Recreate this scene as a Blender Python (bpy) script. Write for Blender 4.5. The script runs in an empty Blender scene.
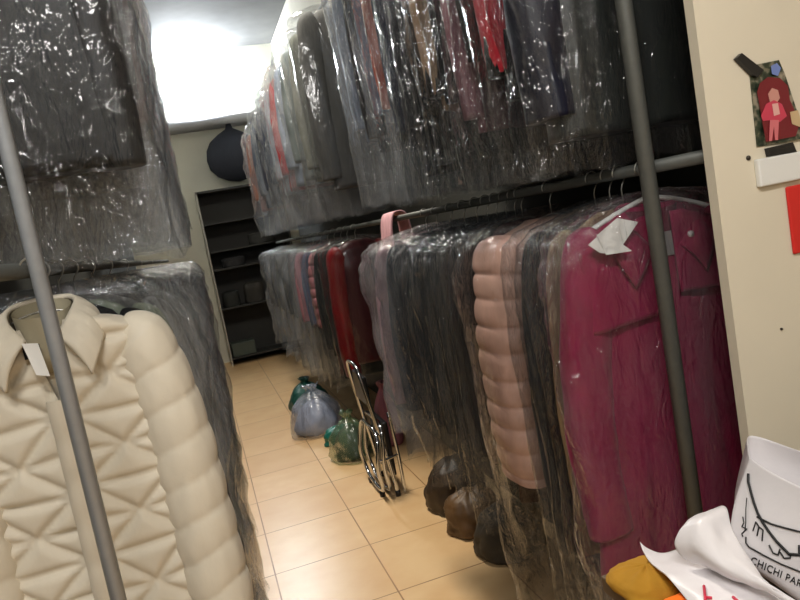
import bpy, math, random
from mathutils import Vector, Matrix, noise
R = math.radians
SC = bpy.context.scene
COL = SC.collection
H = 1.42                                   # camera height

# ------------------------------------------------------------------ camera, world, lights, exposure
PITCH, ROLL, YAW, FPX = 6.5, 10.5, 15.8, 680.0
def _axes():
    p, r, y = R(PITCH), R(ROLL), R(YAW)
    F = Vector((math.sin(y)*math.cos(p), math.cos(y)*math.cos(p), -math.sin(p)))
    R0 = Vector((math.cos(y), -math.sin(y), 0)); U0 = R0.cross(F)
    return F, R0*math.cos(r) - U0*math.sin(r), R0*math.sin(r) + U0*math.cos(r)
CF, CR, CU = _axes()
cam = bpy.data.objects.new('camera', bpy.data.cameras.new('camera'))
COL.objects.link(cam)
cam.matrix_world = Matrix(((CR.x, CU.x, -CF.x, 0), (CR.y, CU.y, -CF.y, 0), (CR.z, CU.z, -CF.z, H), (0, 0, 0, 1)))
cam.data.sensor_fit = 'HORIZONTAL'; cam.data.sensor_width = 36.0
cam.data.lens = 36.0*FPX/800.0
cam.data.clip_start = 0.02
SC.camera = cam
def PY(u, v, y):                            # the point of the plane y = const seen at (u, v) of the photograph
    d = CF + CR*((u-400)/FPX) + CU*((300-v)/FPX)
    return Vector((0, 0, H)) + d*(y/d.y)
def PZ(u, v, z):
    d = CF + CR*((u-400)/FPX) + CU*((300-v)/FPX)
    return Vector((0, 0, H)) + d*((z-H)/d.z)

w = bpy.data.worlds.new('world'); SC.world = w; w.use_nodes = True
w.node_tree.nodes['Background'].inputs[0].default_value = (0.80, 0.83, 0.88, 1)
w.node_tree.nodes['Background'].inputs[1].default_value = 0.06

def area(name, loc, target, sx, sy, power, color):
    l = bpy.data.lights.new(name, 'AREA'); l.shape = 'RECTANGLE'; l.size = sx; l.size_y = sy
    l.energy = power; l.color = color
    o = bpy.data.objects.new(name, l); COL.objects.link(o); o.location = loc
    o.rotation_euler = (Vector(target)-Vector(loc)).to_track_quat('-Z', 'Y').to_euler()
    return o
area('tube_light_room', (-0.30, -0.7, 2.95), (0.25, 1.3, 1.0), 1.2, 0.22, 50, (1.0, 0.97, 0.93))
area('glint_fill_light', (0.75, -1.7, 2.25), (0.8, 1.2, 1.0), 0.7, 0.08, 9, (1.0, 0.97, 0.93))  # added light behind the camera, only to raise glints on the film
area('tube_light_aisle', (0.30, 3.6, 3.90), (0.30, 3.6, 0.0), 0.25, 1.6, 120, (1.0, 0.92, 0.80))

SC.view_settings.view_transform = 'Standard'; SC.view_settings.look = 'None'
SC.view_settings.exposure = 0.0; SC.view_settings.gamma = 1.0; SC.view_settings.use_curve_mapping = False
SC.cycles.max_bounces = 10; SC.cycles.transparent_max_bounces = 40
SC.cycles.diffuse_bounces = 4; SC.cycles.glossy_bounces = 3; SC.cycles.transmission_bounces = 4
SC.cycles.caustics_reflective = False; SC.cycles.caustics_refractive = False
SC.cycles.sample_clamp_indirect = 4.0

# ------------------------------------------------------------------ materials
def srgb(r, g, b):
    f = lambda c: (c/255/12.92) if c/255 <= 0.04045 else ((c/255+0.055)/1.055)**2.4
    return (f(r), f(g), f(b), 1)
def mk(name):
    m = bpy.data.materials.new(name); m.use_nodes = True
    nt = m.node_tree; return m, nt, nt.nodes, nt.links, nt.nodes['Principled BSDF']
def simple(name, col, rough=0.6, metal=0.0, bump=0.0, scale=40, var=0.0, spec=0.5, emit=0, coat=0.0, sheen=0.0, stretch=(1, 1, 1)):
    m, nt, N, L, b = mk(name)
    c = srgb(*col)
    b.inputs['Base Color'].default_value = c
    b.inputs['Roughness'].default_value = rough; b.inputs['Metallic'].default_value = metal
    b.inputs['Specular IOR Level'].default_value = spec
    b.inputs['Coat Weight'].default_value = coat; b.inputs['Sheen Weight'].default_value = sheen
    if emit:
        b.inputs['Emission Color'].default_value = c; b.inputs['Emission Strength'].default_value = emit
    tc = N.new('ShaderNodeTexCoord'); mp = N.new('ShaderNodeMapping'); mp.inputs['Scale'].default_value = stretch
    L.new(tc.outputs['Object'], mp.inputs['Vector'])
    nz = N.new('ShaderNodeTexNoise'); nz.inputs['Scale'].default_value = scale; nz.inputs['Detail'].default_value = 6
    L.new(mp.outputs['Vector'], nz.inputs['Vector'])
    if var > 0:
        mr = N.new('ShaderNodeMapRange'); mr.inputs['From Min'].default_value = 0.3; mr.inputs['From Max'].default_value = 0.7
        mr.inputs['To Min'].default_value = 1-var; mr.inputs['To Max'].default_value = 1+var
        hs = N.new('ShaderNodeHueSaturation'); hs.inputs['Color'].default_value = c
        L.new(nz.outputs['Fac'], mr.inputs['Value']); L.new(mr.outputs['Result'], hs.inputs['Value'])
        L.new(hs.outputs['Color'], b.inputs['Base Color'])
    if bump > 0:
        bp = N.new('ShaderNodeBump'); bp.inputs['Strength'].default_value = bump; bp.inputs['Distance'].default_value = 0.01
        L.new(nz.outputs['Fac'], bp.inputs['Height']); L.new(bp.outputs['Normal'], b.inputs['Normal'])
    return m
def film_mat(name, haze=0.10, tint=(0.93, 0.94, 0.95), base=(0.75, 0.77, 0.78), rough=0.16, bump=0.9, sc=26, dist=0.012):
    """thin clear polythene: mostly lets light through, glints on its creases"""
    m, nt, N, L, b = mk(name); N.remove(b)
    out = N['Material Output']
    tc = N.new('ShaderNodeTexCoord'); mp = N.new('ShaderNodeMapping'); mp.inputs['Scale'].default_value = (1.3, 1.3, 0.55)
    L.new(tc.outputs['Object'], mp.inputs['Vector'])
    oi = N.new('ShaderNodeObjectInfo'); mm = N.new('ShaderNodeMath'); mm.operation = 'MULTIPLY'; mm.inputs[1].default_value = 37.0
    L.new(oi.outputs['Random'], mm.inputs[0])
    n1 = N.new('ShaderNodeTexNoise'); n1.noise_dimensions = '4D'; n1.inputs['Scale'].default_value = sc; n1.inputs['Detail'].default_value = 3
    n1.inputs['Distortion'].default_value = 1.2
    L.new(mp.outputs['Vector'], n1.inputs['Vector']); L.new(mm.outputs[0], n1.inputs['W'])
    # ridged creases
    s1 = N.new('ShaderNodeMath'); s1.operation = 'SUBTRACT'; s1.inputs[1].default_value = 0.5
    a1 = N.new('ShaderNodeMath'); a1.operation = 'ABSOLUTE'
    L.new(n1.outputs['Fac'], s1.inputs[0]); L.new(s1.outputs[0], a1.inputs[0])
    n2 = N.new('ShaderNodeTexNoise'); n2.noise_dimensions = '4D'; n2.inputs['Scale'].default_value = sc*0.3; n2.inputs['Detail'].default_value = 2
    L.new(mp.outputs['Vector'], n2.inputs['Vector']); L.new(mm.outputs[0], n2.inputs['W'])
    ad = N.new('ShaderNodeMath'); ad.operation = 'MULTIPLY_ADD'; ad.inputs[1].default_value = 2.0
    L.new(n2.outputs['Fac'], ad.inputs[0]); L.new(a1.outputs[0], ad.inputs[2])
    bp = N.new('ShaderNodeBump'); bp.inputs['Strength'].default_value = bump; bp.inputs['Distance'].default_value = dist
    L.new(ad.outputs[0], bp.inputs['Height'])
    tr = N.new('ShaderNodeBsdfTransparent'); tr.inputs['Color'].default_value = (*tint, 1)
    gl = N.new('ShaderNodeBsdfGlossy'); gl.inputs['Roughness'].default_value = rough; gl.inputs['Color'].default_value = (1, 1, 1, 1)
    L.new(bp.outputs['Normal'], gl.inputs['Normal'])
    df = N.new('ShaderNodeBsdfDiffuse'); df.inputs['Color'].default_value = (*base, 1); L.new(bp.outputs['Normal'], df.inputs['Normal'])
    tl = N.new('ShaderNodeBsdfTranslucent'); tl.inputs['Color'].default_value = (*base, 1)
    dm = N.new('ShaderNodeMixShader'); dm.inputs[0].default_value = 0.5
    L.new(df.outputs[0], dm.inputs[1]); L.new(tl.outputs[0], dm.inputs[2])
    # haze of the film: a little everywhere, more where it is crumpled
    hz = N.new('ShaderNodeMapRange'); hz.inputs['From Min'].default_value = 0.35; hz.inputs['From Max'].default_value = 0.75
    hz.inputs['To Min'].default_value = haze*0.15; hz.inputs['To Max'].default_value = haze*1.5
    L.new(n2.outputs['Fac'], hz.inputs['Value'])
    m1 = N.new('ShaderNodeMixShader'); L.new(hz.outputs['Result'], m1.inputs[0]); L.new(tr.outputs[0], m1.inputs[1]); L.new(dm.outputs[0], m1.inputs[2])
    fr = N.new('ShaderNodeFresnel'); fr.inputs['IOR'].default_value = 1.5; L.new(bp.outputs['Normal'], fr.inputs['Normal'])
    fm = N.new('ShaderNodeMath'); fm.operation = 'MULTIPLY'; fm.inputs[1].default_value = 0.92; fm.use_clamp = True
    L.new(fr.outputs[0], fm.inputs[0])
    fc = N.new('ShaderNodeMath'); fc.operation = 'MINIMUM'; fc.inputs[1].default_value = 0.34; L.new(fm.outputs[0], fc.inputs[0])
    m2 = N.new('ShaderNodeMixShader'); L.new(fc.outputs[0], m2.inputs[0]); L.new(m1.outputs[0], m2.inputs[1]); L.new(gl.outputs[0], m2.inputs[2])
    L.new(m2.outputs[0], out.inputs['Surface'])
    return m
M = {}
M['film'] = film_mat('clear_film', haze=0.022, rough=0.08, bump=1.0, dist=0.012)
M['film_milky'] = film_mat('milky_film', haze=0.13, base=(0.80, 0.82, 0.84), rough=0.10)
M['film_dust'] = film_mat('dusty_film', haze=0.045, base=(0.55, 0.55, 0.54), rough=0.10)
M['film_magenta'] = film_mat('clear_film_over_coat', haze=0.085, base=(0.80, 0.74, 0.78), rough=0.08, bump=1.0, sc=20, dist=0.026)
M['film_soft'] = film_mat('soft_film', haze=0.02, bump=0.6, sc=12, rough=0.12)
M['wire'] = simple('hanger_wire', (190, 188, 182), 0.3, 0.9)
M['white_plastic'] = simple('white_plastic', (226, 226, 222), 0.45)
M['black_plastic'] = simple('black_plastic', (22, 22, 24), 0.35)
M['paper'] = simple('paper', (238, 238, 234), 0.8, bump=0.1, scale=20)
M['chrome'] = simple('chrome', (205, 208, 212), 0.14, 1.0)
M['steel'] = simple('grey_steel_tube', (158, 164, 170), 0.42, 0.35, bump=0.05, scale=60, var=0.05)
M['steel_dark'] = simple('dark_steel_tube', (92, 94, 90), 0.5, 0.3, bump=0.05, scale=60, var=0.06)  # darker steel; on the lower rails its tone stands in for shade
_cl = {}
def cloth(col, rough=0.8, spec=0.35, coat=0.0, bump=0.25, scale=22, var=0.10, sheen=0.0):
    k = (col, rough, coat, bump, scale)
    if k not in _cl:
        _cl[k] = simple('cloth_%d_%d_%d' % col, col, rough, 0, bump, scale, var, spec, 0, coat, sheen, (1, 1, 0.45))
    return _cl[k]

# ------------------------------------------------------------------ mesh helpers
def mesh_obj(name, verts, faces, mat, parent=None, smooth=True, loc=None):
    me = bpy.data.meshes.new(name); me.from_pydata([tuple(v) for v in verts], [], faces); me.update()
    if smooth:
        me.polygons.foreach_set('use_smooth', [True]*len(me.polygons))
    if mat: me.materials.append(mat)
    o = bpy.data.objects.new(name, me); COL.objects.link(o)
    if parent is not None: o.parent = parent
    if loc is not None: o.location = loc
    return o
def empty(name, loc, label, cat, group=None, rz=0):
    o = bpy.data.objects.new(name, None); COL.objects.link(o); o.location = loc; o.rotation_euler = (0, 0, rz)
    o.empty_display_size = 0.05
    return tag(o, label, cat, group)
def tag(o, label, cat, group=None, kind=None):
    o['label'] = label; o['category'] = cat
    if group: o['group'] = group
    if kind: o['kind'] = kind
    return o
def struct(o):
    o['kind'] = 'structure'; return o
def box_vf(x0, x1, y0, y1, z0, z1):
    v = [(x0,y0,z0),(x1,y0,z0),(x1,y1,z0),(x0,y1,z0),(x0,y0,z1),(x1,y0,z1),(x1,y1,z1),(x0,y1,z1)]
    f = [(0,3,2,1),(4,5,6,7),(0,1,5,4),(1,2,6,5),(2,3,7,6),(3,0,4,7)]
    return v, f
class MB:
    def __init__(s): s.v = []; s.f = []
    def add(s, v, f):
        k = len(s.v); s.v += [tuple(p) for p in v]; s.f += [tuple(i+k for i in q) for q in f]; return s
    def box(s, *a): return s.add(*box_vf(*a))
    def tube(s, pts, r, n=10, close=False):
        P = [Vector(p) for p in pts]; rings = []; m = len(P)
        up = Vector((0.13, 0.21, 0.97)).normalized(); prev = None
        for i, p in enumerate(P):
            if close: t = P[(i+1) % m]-P[i-1]
            else: t = (P[min(i+1, m-1)]-P[max(i-1, 0)])
            t.normalize()
            a = prev if prev is not None else t.orthogonal()
            a = (a - t*a.dot(t)); a.normalize(); prev = a
            b = t.cross(a); rr = r[i] if isinstance(r, (list, tuple)) else r
            rings.append([p+(a*math.cos(2*math.pi*j/n)+b*math.sin(2*math.pi*j/n))*rr for j in range(n)])
        v = [q for g in rings for q in g]; f = []
        for i in range(m if close else m-1):
            k = ((i+1) % m)
            for j in range(n): f.append((i*n+j, i*n+(j+1) % n, k*n+(j+1) % n, k*n+j))
        if not close: f.append(tuple(range(n))[::-1]); f.append(tuple((m-1)*n+j for j in range(n)))
        return s.add(v, f)
    def obj(s, name, mat, parent=None, smooth=True): return mesh_obj(name, s.v, s.f, mat, parent, smooth)
def smooth_path(pts, n=6):
    P = [Vector(p) for p in pts]; out = []
    for i in range(len(P)-1):
        p0, p1, p2, p3 = P[max(i-1, 0)], P[i], P[i+1], P[min(i+2, len(P)-1)]
        for k in range(n):
            t = k/n
            out.append(0.5*((2*p1)+(p2-p0)*t+(2*p0-5*p1+4*p2-p3)*t*t+(3*p1-p0-3*p2+p3)*t**3))
    out.append(P[-1]); return out
def bevel(o, wd=0.004, seg=2):
    m = o.modifiers.new('bevel', 'BEVEL'); m.width = wd; m.segments = seg; m.limit_method = 'ANGLE'
    for p in o.data.polygons: p.use_smooth = False
    return o
def lerp(a, b, t): return a+(b-a)*t
def prof(keys, z):                          # piecewise smooth profile: keys [(z, value)] from top to bottom
    if z >= keys[0][0]: return keys[0][1]
    for (z0, a), (z1, b) in zip(keys, keys[1:]):
        if z >= z1:
            t = (z0-z)/(z0-z1); t = t*t*(3-2*t); return lerp(a, b, t)
    return keys[-1][1]
def nz(x, y, z, s=1.0): return noise.noise(Vector((x*s, y*s, z*s)))
def rings(levels, n, fn, cap_top=False, cap_bottom=False):
    v = []; f = []
    for i, z in enumerate(levels):
        for j in range(n):
            v.append(fn(z, 2*math.pi*j/n, i))
    for i in range(len(levels)-1):
        for j in range(n):
            k = (j+1) % n; f.append((i*n+j, (i+1)*n+j, (i+1)*n+k, i*n+k))
    if cap_top: f.append(tuple(range(n)))
    if cap_bottom: f.append(tuple((len(levels)-1)*n+j for j in range(n))[::-1])
    return v, f
def se(a, e): c = math.cos(a); s = math.sin(a); return (math.copysign(abs(c)**e, c), math.copysign(abs(s)**e, s))

# ------------------------------------------------------------------ the setting
def wall_mat(name, col, var=0.05, sc=2.5):
    return simple(name, col, 0.85, 0, 0.08, sc, var)
def floor_mat():
    m, nt, N, L, b = mk('beige_floor_tiles')
    tc = N.new('ShaderNodeTexCoord'); mp = N.new('ShaderNodeMapping')
    T = 0.459
    mp.inputs['Location'].default_value = (-0.045+0.0, -2.49, 0)
    L.new(tc.outputs['Object'], mp.inputs['Vector'])
    br = N.new('ShaderNodeTexBrick'); br.offset = 0.0; br.squash = 1.0
    br.inputs['Scale'].default_value = 1.0; br.inputs['Brick Width'].default_value = 0.4365; br.inputs['Row Height'].default_value = T
    br.inputs['Mortar Size'].default_value = 0.0035; br.inputs['Mortar Smooth'].default_value = 0.3; br.inputs['Bias'].default_value = 0
    br.inputs['Color1'].default_value = srgb(226, 192, 144); br.inputs['Color2'].default_value = srgb(218, 182, 134)
    br.inputs['Mortar'].default_value = srgb(140, 100, 66)
    L.new(mp.outputs['Vector'], br.inputs['Vector'])
    nzn = N.new('ShaderNodeTexNoise'); nzn.inputs['Scale'].default_value = 5.5; nzn.inputs['Detail'].default_value = 7
    L.new(tc.outputs['Object'], nzn.inputs['Vector'])
    mr = N.new('ShaderNodeMapRange'); mr.inputs['From Min'].default_value = 0.35; mr.inputs['From Max'].default_value = 0.7
    mr.inputs['To Min'].default_value = 0.0; mr.inputs['To Max'].default_value = 0.5
    L.new(nzn.outputs['Fac'], mr.inputs['Value'])
    mx = N.new('ShaderNodeMix'); mx.data_type = 'RGBA'; mx.inputs['B'].default_value = srgb(206, 160, 108)
    L.new(mr.outputs['Result'], mx.inputs['Factor']); L.new(br.outputs['Color'], mx.inputs['A'])
    L.new(mx.outputs['Result'], b.inputs['Base Color'])
    b.inputs['Roughness'].default_value = 0.32
    bp = N.new('ShaderNodeBump'); bp.inputs['Strength'].default_value = 0.35; bp.inputs['Distance'].default_value = 0.003; bp.invert = True
    L.new(br.outputs['Fac'], bp.inputs['Height']); L.new(bp.outputs['Normal'], b.inputs['Normal'])
    return m
M['floor'] = floor_mat()
M['wall_beige'] = wall_mat('beige_painted_board', (216, 207, 186))
M['wall_cream'] = wall_mat('cream_wall', (214, 210, 196))
M['wall_white'] = wall_mat('pale_back_wall', (196, 196, 184))
M['ceiling'] = wall_mat('grey_concrete_ceiling', (96, 97, 98), 0.12, 3.0)
XL, XR, YB, YF, ZC = -0.80, 1.52, 9.25, -2.6, 4.02
struct(MB().box(XL-0.1, 2.6, YF-0.1, YB+0.1, -0.06, 0.0).obj('floor', M['floor'], smooth=False))
struct(MB().box(XL-0.1, 2.6, YF-0.1, YB+0.1, ZC, ZC+0.1).obj('ceiling', M['ceiling'], smooth=False))
struct(MB().box(XL-0.1, XL, YF, YB, 0, ZC).obj('wall_left', M['wall_cream'], smooth=False))
struct(MB().box(XR, XR+0.1, 1.04, YB, 0, ZC).obj('wall_right', M['wall_cream'], smooth=False))
struct(MB().box(XL-0.1, XR+0.1, YB, YB+0.1, 0, ZC).obj('wall_back', M['wall_white'], smooth=False))
struct(MB().box(0.893, 2.5, 1.000, 1.022, 0, ZC).obj('wall_partition', M['wall_beige'], smooth=False))
struct(MB().box(2.4, 2.5, YF, 1.0, 0, ZC).obj('wall_room_side', M['wall_beige'], smooth=False))
struct(MB().box(XL-0.1, 2.5, YF-0.1, YF, 0, ZC).obj('wall_front', M['wall_beige'], smooth=False))
M['dark_board'] = simple('shade_grey_board', (52, 54, 50), 0.8, var=0.1, scale=3)  # for added boards; the dark colour stands in for shade behind the racks
struct(MB().box(1.235, 1.255, 1.0225, 3.2, 0, ZC-0.001).obj('shade_board_right', M['dark_board'], smooth=False))
struct(MB().box(1.235, 1.255, 3.201, 8.2, 0, 2.3).obj('shade_board_low', M['dark_board'], smooth=False))
struct(MB().box(-0.62, -0.60, 0.55, 7.6, 0, 2.9).obj('shade_board_left', M['dark_board'], smooth=False))  # added as well, to darken the gap between tiers and cut bounce
# ledge beam across the back wall, lamp above it
struct(MB().box(XL, XR, YB-0.42, YB, 3.02, 3.10).obj('trim_1', simple('ledge_grey', (150, 152, 156), 0.7)))

def lamp():
    p = Vector((0.40, YB-0.22, 3.56))
    t = empty('wall_lamp', (p.x, YB, p.z), 'glaring white globe lamp on the back wall above the ledge', 'lamp')
    mb = MB()
    n, k = 28, 16; v = []; f = []
    for i in range(k+1):
        a = math.pi*i/k
        for j in range(n):
            b = 2*math.pi*j/n; v.append((0.15*math.sin(a)*math.cos(b), -0.22+0.15*math.sin(a)*math.sin(b), 0.15*math.cos(a)))
    for i in range(k):
        for j in range(n): f.append((i*n+j, (i+1)*n+j, (i+1)*n+(j+1) % n, i*n+(j+1) % n))
    mat, nt, N, L, b = mk('lamp_glow'); b.inputs['Base Color'].default_value = (1, 1, 1, 1)
    b.inputs['Emission Color'].default_value = (0.90, 0.95, 1.0, 1); b.inputs['Emission Strength'].default_value = 300.0
    mesh_obj('globe', v, f, mat, t)
    MB().tube([(0, -0.075, 0), (0, -0.03, 0)], 0.05, 16).tube([(0, -0.03, 0), (0, 0, 0)], 0.08, 20).obj('lamp_base', M['white_plastic'], t)
lamp()

# ------------------------------------------------------------------ rails and poles
XRAIL, ZLOW, ZUP = 0.918, 1.435, 2.62
def rail(x, y0, y1, z, r, mat, label, group=None):
    o = MB().tube([(x, y0, z), (x, (y0+y1)/2, z), (x, y1, z)], r, 14).obj('clothes_rail', mat)
    return tag(o, label, 'clothes rail', group)
rail(XRAIL, 1.0225, 7.9, ZLOW, 0.013, M['steel_dark'], 'long grey clothes rail of the lower right row, ending at the beige board')
rail(XRAIL, 1.0225, 7.9, ZUP, 0.013, M['steel'], 'clothes rail high above on the right, carrying the upper bagged coats')
rail(-0.27, 0.70, 7.3, 1.452, 0.013, M['steel_dark'], 'clothes rail on the left that carries the cream puffer coat')
rail(-0.27, 0.70, 7.3, ZUP, 0.013, M['steel_dark'], 'clothes rail high on the left, carrying dark bagged coats')
def pole(p, r, mat, label, foot=True):
    t = empty('rack_pole', (p.x, p.y, 0), label, 'pole')
    MB().tube([(0, 0, 0.012), (0, 0, 2), (0, 0, ZC-0.01)], r, 20).obj('pole_tube', mat, t)
    MB().tube([(0, 0, 0), (0, 0, 0.012)], r*2.6, 20).obj('pole_base', mat, t)
    MB().tube([(0, 0, ZC-0.01), (0, 0, ZC)], r*2.6, 20).obj('ceiling_flange', mat, t)
pole(PY(661, 270, 1.125), 0.0155, M['steel_dark'], 'dark grey upright rack pole in front of the magenta coat')
pole(PY(45, 300, 1.0), 0.0104, M['steel'], 'light grey upright rack pole in front of the cream puffer coat')
# ------------------------------------------------------------------ garments
_seed = [0]
def hanger_mesh(hw=0.19, foam=False):
    r = 0.0016
    mb = MB()
    hook = [(0, 0.0, -0.012)] + [(0.018*math.cos(a), 0, 0.018*math.sin(a)) for a in [R(x) for x in range(205, -40, -15)]]
    hook = [(0.0175*math.cos(R(a)), 0, 0.0175*math.sin(R(a))) for a in range(200, -60, -12)]
    hook += [(0.004, 0, -0.024), (0.0, 0, -0.035), (0.001, 0.001, -0.05), (0, 0, -0.068)]
    mb.tube(hook, r, 6)
    tri = smooth_path([(0, 0, -0.068), (-0.05, 0, -0.080), (-hw, 0, -0.135), (-hw+0.004, 0, -0.143), (0, 0, -0.146), (hw-0.004, 0, -0.143), (hw, 0, -0.135), (0.05, 0, -0.080), (0, 0, -0.068)], 4)
    mb.tube(tri, r, 6)
    return mb
def body_mesh(hw, th, hem, flare=0.03, neck=0.07, puff=0.0, pp=0.075, fold=0.006, seed=0, n=56, m=44, disp=None, hemwave=0.01):
    top = -0.075
    W = [(top, neck), (-0.105, lerp(neck, hw, 0.55)), (-0.155, hw*0.97), (-0.30, hw*0.93), (hem*0.55, hw*0.94), (hem, hw+flare)]
    Tk = [(top, th*0.5), (-0.12, th*0.8), (-0.25, th), (hem, th)]
    lv = [lerp(top, hem, (i/(m-1))**1.0) for i in range(m)]
    def fn(z, a, i):
        c, s = se(a, 0.62); w = prof(W, z); t = prof(Tk, z)
        low = min(1, max(0, (-z-0.2)/0.5))
        f = fold*low*(nz(c*3.1+seed*7.3, seed*1.7, z*0.9)+0.5*nz(c*8+seed, 3, z*1.5))
        k = 1.0
        if puff:
            q = abs(math.sin(math.pi*(z+0.02*nz(c*2, seed, z*3))/pp)); k = 1-puff+puff*q**0.5
        x = w*c*(0.985+0.015*k); y = t*s*k
        if disp: y += math.copysign(1, s)*disp(x, z)*min(1, abs(s)*1.6)
        y += f*abs(s)**0.5
        zz = z + (hemwave*nz(c*2+seed, 5, 1) if i == m-1 else 0)
        return (x, y, zz)
    return rings(lv, n, fn, cap_top=True, cap_bottom=True)
def sleeve_mesh(side, hw, th, length, r0=0.06, r1=0.045, puff=0.0, pp=0.075, seed=0, n=28, m=40, out=0.055, disp=None, topz=-0.125):
    v = []; f = []
    pth = [Vector((side*(hw*0.72), 0, topz)), Vector((side*(hw*0.95), 0, topz-0.05)), Vector((side*(hw+out*0.5), 0, topz-length*0.42)), Vector((side*(hw+out*0.62), 0.0, topz-length*0.75)), Vector((side*(hw+out*0.5), 0.0, topz-length))]
    P = smooth_path(pth, m//4)
    n_ = len(P)
    for i, p in enumerate(P):
        t = i/(n_-1); tg = (P[min(i+1, n_-1)]-P[max(i-1, 0)]).normalized(); a = Vector((tg.z, 0, -tg.x))
        rr = lerp(r0, r1, t)*(0.45+0.55*min(1, t*6))
        k = 1.0
        if puff: q = abs(math.sin(math.pi*(p.z+0.01*nz(i*.2, seed, 0))/pp)); k = 1-puff+puff*q**0.42
        for j in range(n):
            an = 2*math.pi*j/n; c, s = se(an, 0.8)
            wr = 1+0.10*nz(c*1.6+seed*3, s*1.6, p.z*9)+0.05*nz(c*4, s*4+seed, p.z*24)
            v.append(p + a*(c*rr*k*wr) + Vector((0, s*th*min(1, 0.45+t*7)*k*(1+0.06*nz(c*2, seed, p.z*14)), 0)))
    for i in range(n_-1):
        for j in range(n):
            q = (j+1) % n; f.append((i*n+j, (i+1)*n+j, (i+1)*n+q, i*n+q))
    f.append(tuple(range(n))); f.append(tuple((n_-1)*n+j for j in range(n))[::-1])
    return v, f
def film_mesh(wl, wr, th, bottom, seed=0, n=72, m=54, wr_amp=0.5, top=-0.045, flare=0.0, boxy=False, deep=0.12):
    """open bottomed bag; wl, wr: how far it reaches to either side; th: half thickness"""
    lv = [lerp(top, bottom, (i/(m-1))**1.25) for i in range(m)]
    if boxy: W = [(top, 0.45), (top-0.012, 0.80), (top-0.04, 0.93), (top-0.10, 1.0), (bottom*0.7, 0.985), (bottom, 0.96+flare)]
    else: W = [(top, 0.14), (top-0.022, 0.52), (top-0.045, 0.82), (top-0.075, 0.95), (top-0.14, 1.0), (bottom*0.7, 0.985), (bottom, 0.97+flare)]
    Tk = [(top, 0.45), (top-0.02, 0.85), (top-0.05, 1.0), (bottom*0.5, 1.0), (bottom, 0.88)]
    def fn(z, a, i):
        c, s = se(a, 0.55); wv = (wr if c > 0 else wl)*prof(W, z); t = th*prof(Tk, z)
        ce = abs(c); hi = max(0.0, 1-max(0, (top-z))/0.38)
        fo = nz(c*2.6+seed*5.1, seed, z*1.1+c*1.4)*0.7 + nz(c*7+seed*2.1+z*2, 4+s, z*2.2+c*2)*0.45 + nz(c*14+seed+z*5, s*2+1, z*9)*0.28
        cr = nz(c*11, s*3+seed*9, z*15)*0.5+nz(c*23, s+seed*3, z*31)*0.4
        x = c*wv + (0.026*wr_amp)*nz(seed*3+s, c, z*6)*ce + (0.008+0.020*hi)*wr_amp*cr*ce
        y = s*t*(1-deep+deep*max(-1, min(1, fo*1.6))) + 0.0022*cr
        y = max(-th, min(th, y))
        zz = z
        if i == m-1: zz += 0.03*nz(c*3+seed, s*2, 7)
        if i < 12: zz += 0.016*nz(c*6+seed, s*4, z*12)*(i/12)
        return (x, y, zz)
    return rings(lv, n, fn)

def coat(name, cat, label, x, y, zr, half=0.262, hw=None, th=0.030, hem=-0.85, col=(30, 32, 38), sl=0.62, puff=0.0, pp=0.075, film='film', fb=-1.0,
         fw=None, fth=None, group=None, rough=0.8, coatw=0.0, sr=0.050, flare=0.015, sleeve_col=None, cuff=None, lod=1.0, seed=None, bump=0.25, rz=0, hem_col=None, out=0.040, famp=0.5, boxy=False):
    hw = half-out*0.62-sr-0.012
    _seed[0] += 1; sd = seed if seed is not None else _seed[0]*1.37
    t = empty(name, (x, y, zr+0.0), label, cat, group, rz)
    mat = cloth(col, rough, coat=coatw, bump=bump)
    n = int(56*lod); m = int(44*lod)
    fth = fth or th*1.35+0.006
    b = body_mesh(hw, th, hem, flare, puff=puff, pp=pp, seed=sd, n=max(24, n), m=max(20, int(m*(1.9 if puff else 1))))
    mesh_obj('coat_body' if cat == 'coat' else 'garment_body', *b, mat, t)
    sm = cloth(sleeve_col, rough, coat=coatw, bump=bump) if sleeve_col else mat
    if sl:
        for s in (-1, 1):
            o = mesh_obj('sleeve', *sleeve_mesh(s, hw-0.01, th*0.92, sl, sr, sr*0.78, puff, pp, sd+s, n=max(14, int(28*lod)), m=max(16, int((160 if puff else 40)*lod)), out=out), sm, t)
            if cuff:
                q = MB(); cx = s*(hw-0.01+out*0.5); q.add(*rings([-0.115-sl+0.075, -0.115-sl+0.03, -0.115-sl-0.012], 20, lambda z, a, i: (cx+sr*0.86*math.cos(a), th*0.97*math.sin(a), z), True, True))
                q.obj('cuff', cloth(cuff), o)
    hanger_mesh(hw*0.9).obj('wire_hanger', M['wire'], t)
    if film:
        fwl = fw or (hw+out*0.62+sr+0.012)
        mesh_obj('plastic_cover', *film_mesh(fwl, fwl, fth, fb, sd, n=max(36, int(72*lod)), m=max(26, int(54*lod)), wr_amp=famp, boxy=boxy, top=(-0.030 if boxy else -0.045)), M[film], t)
    return t

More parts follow.
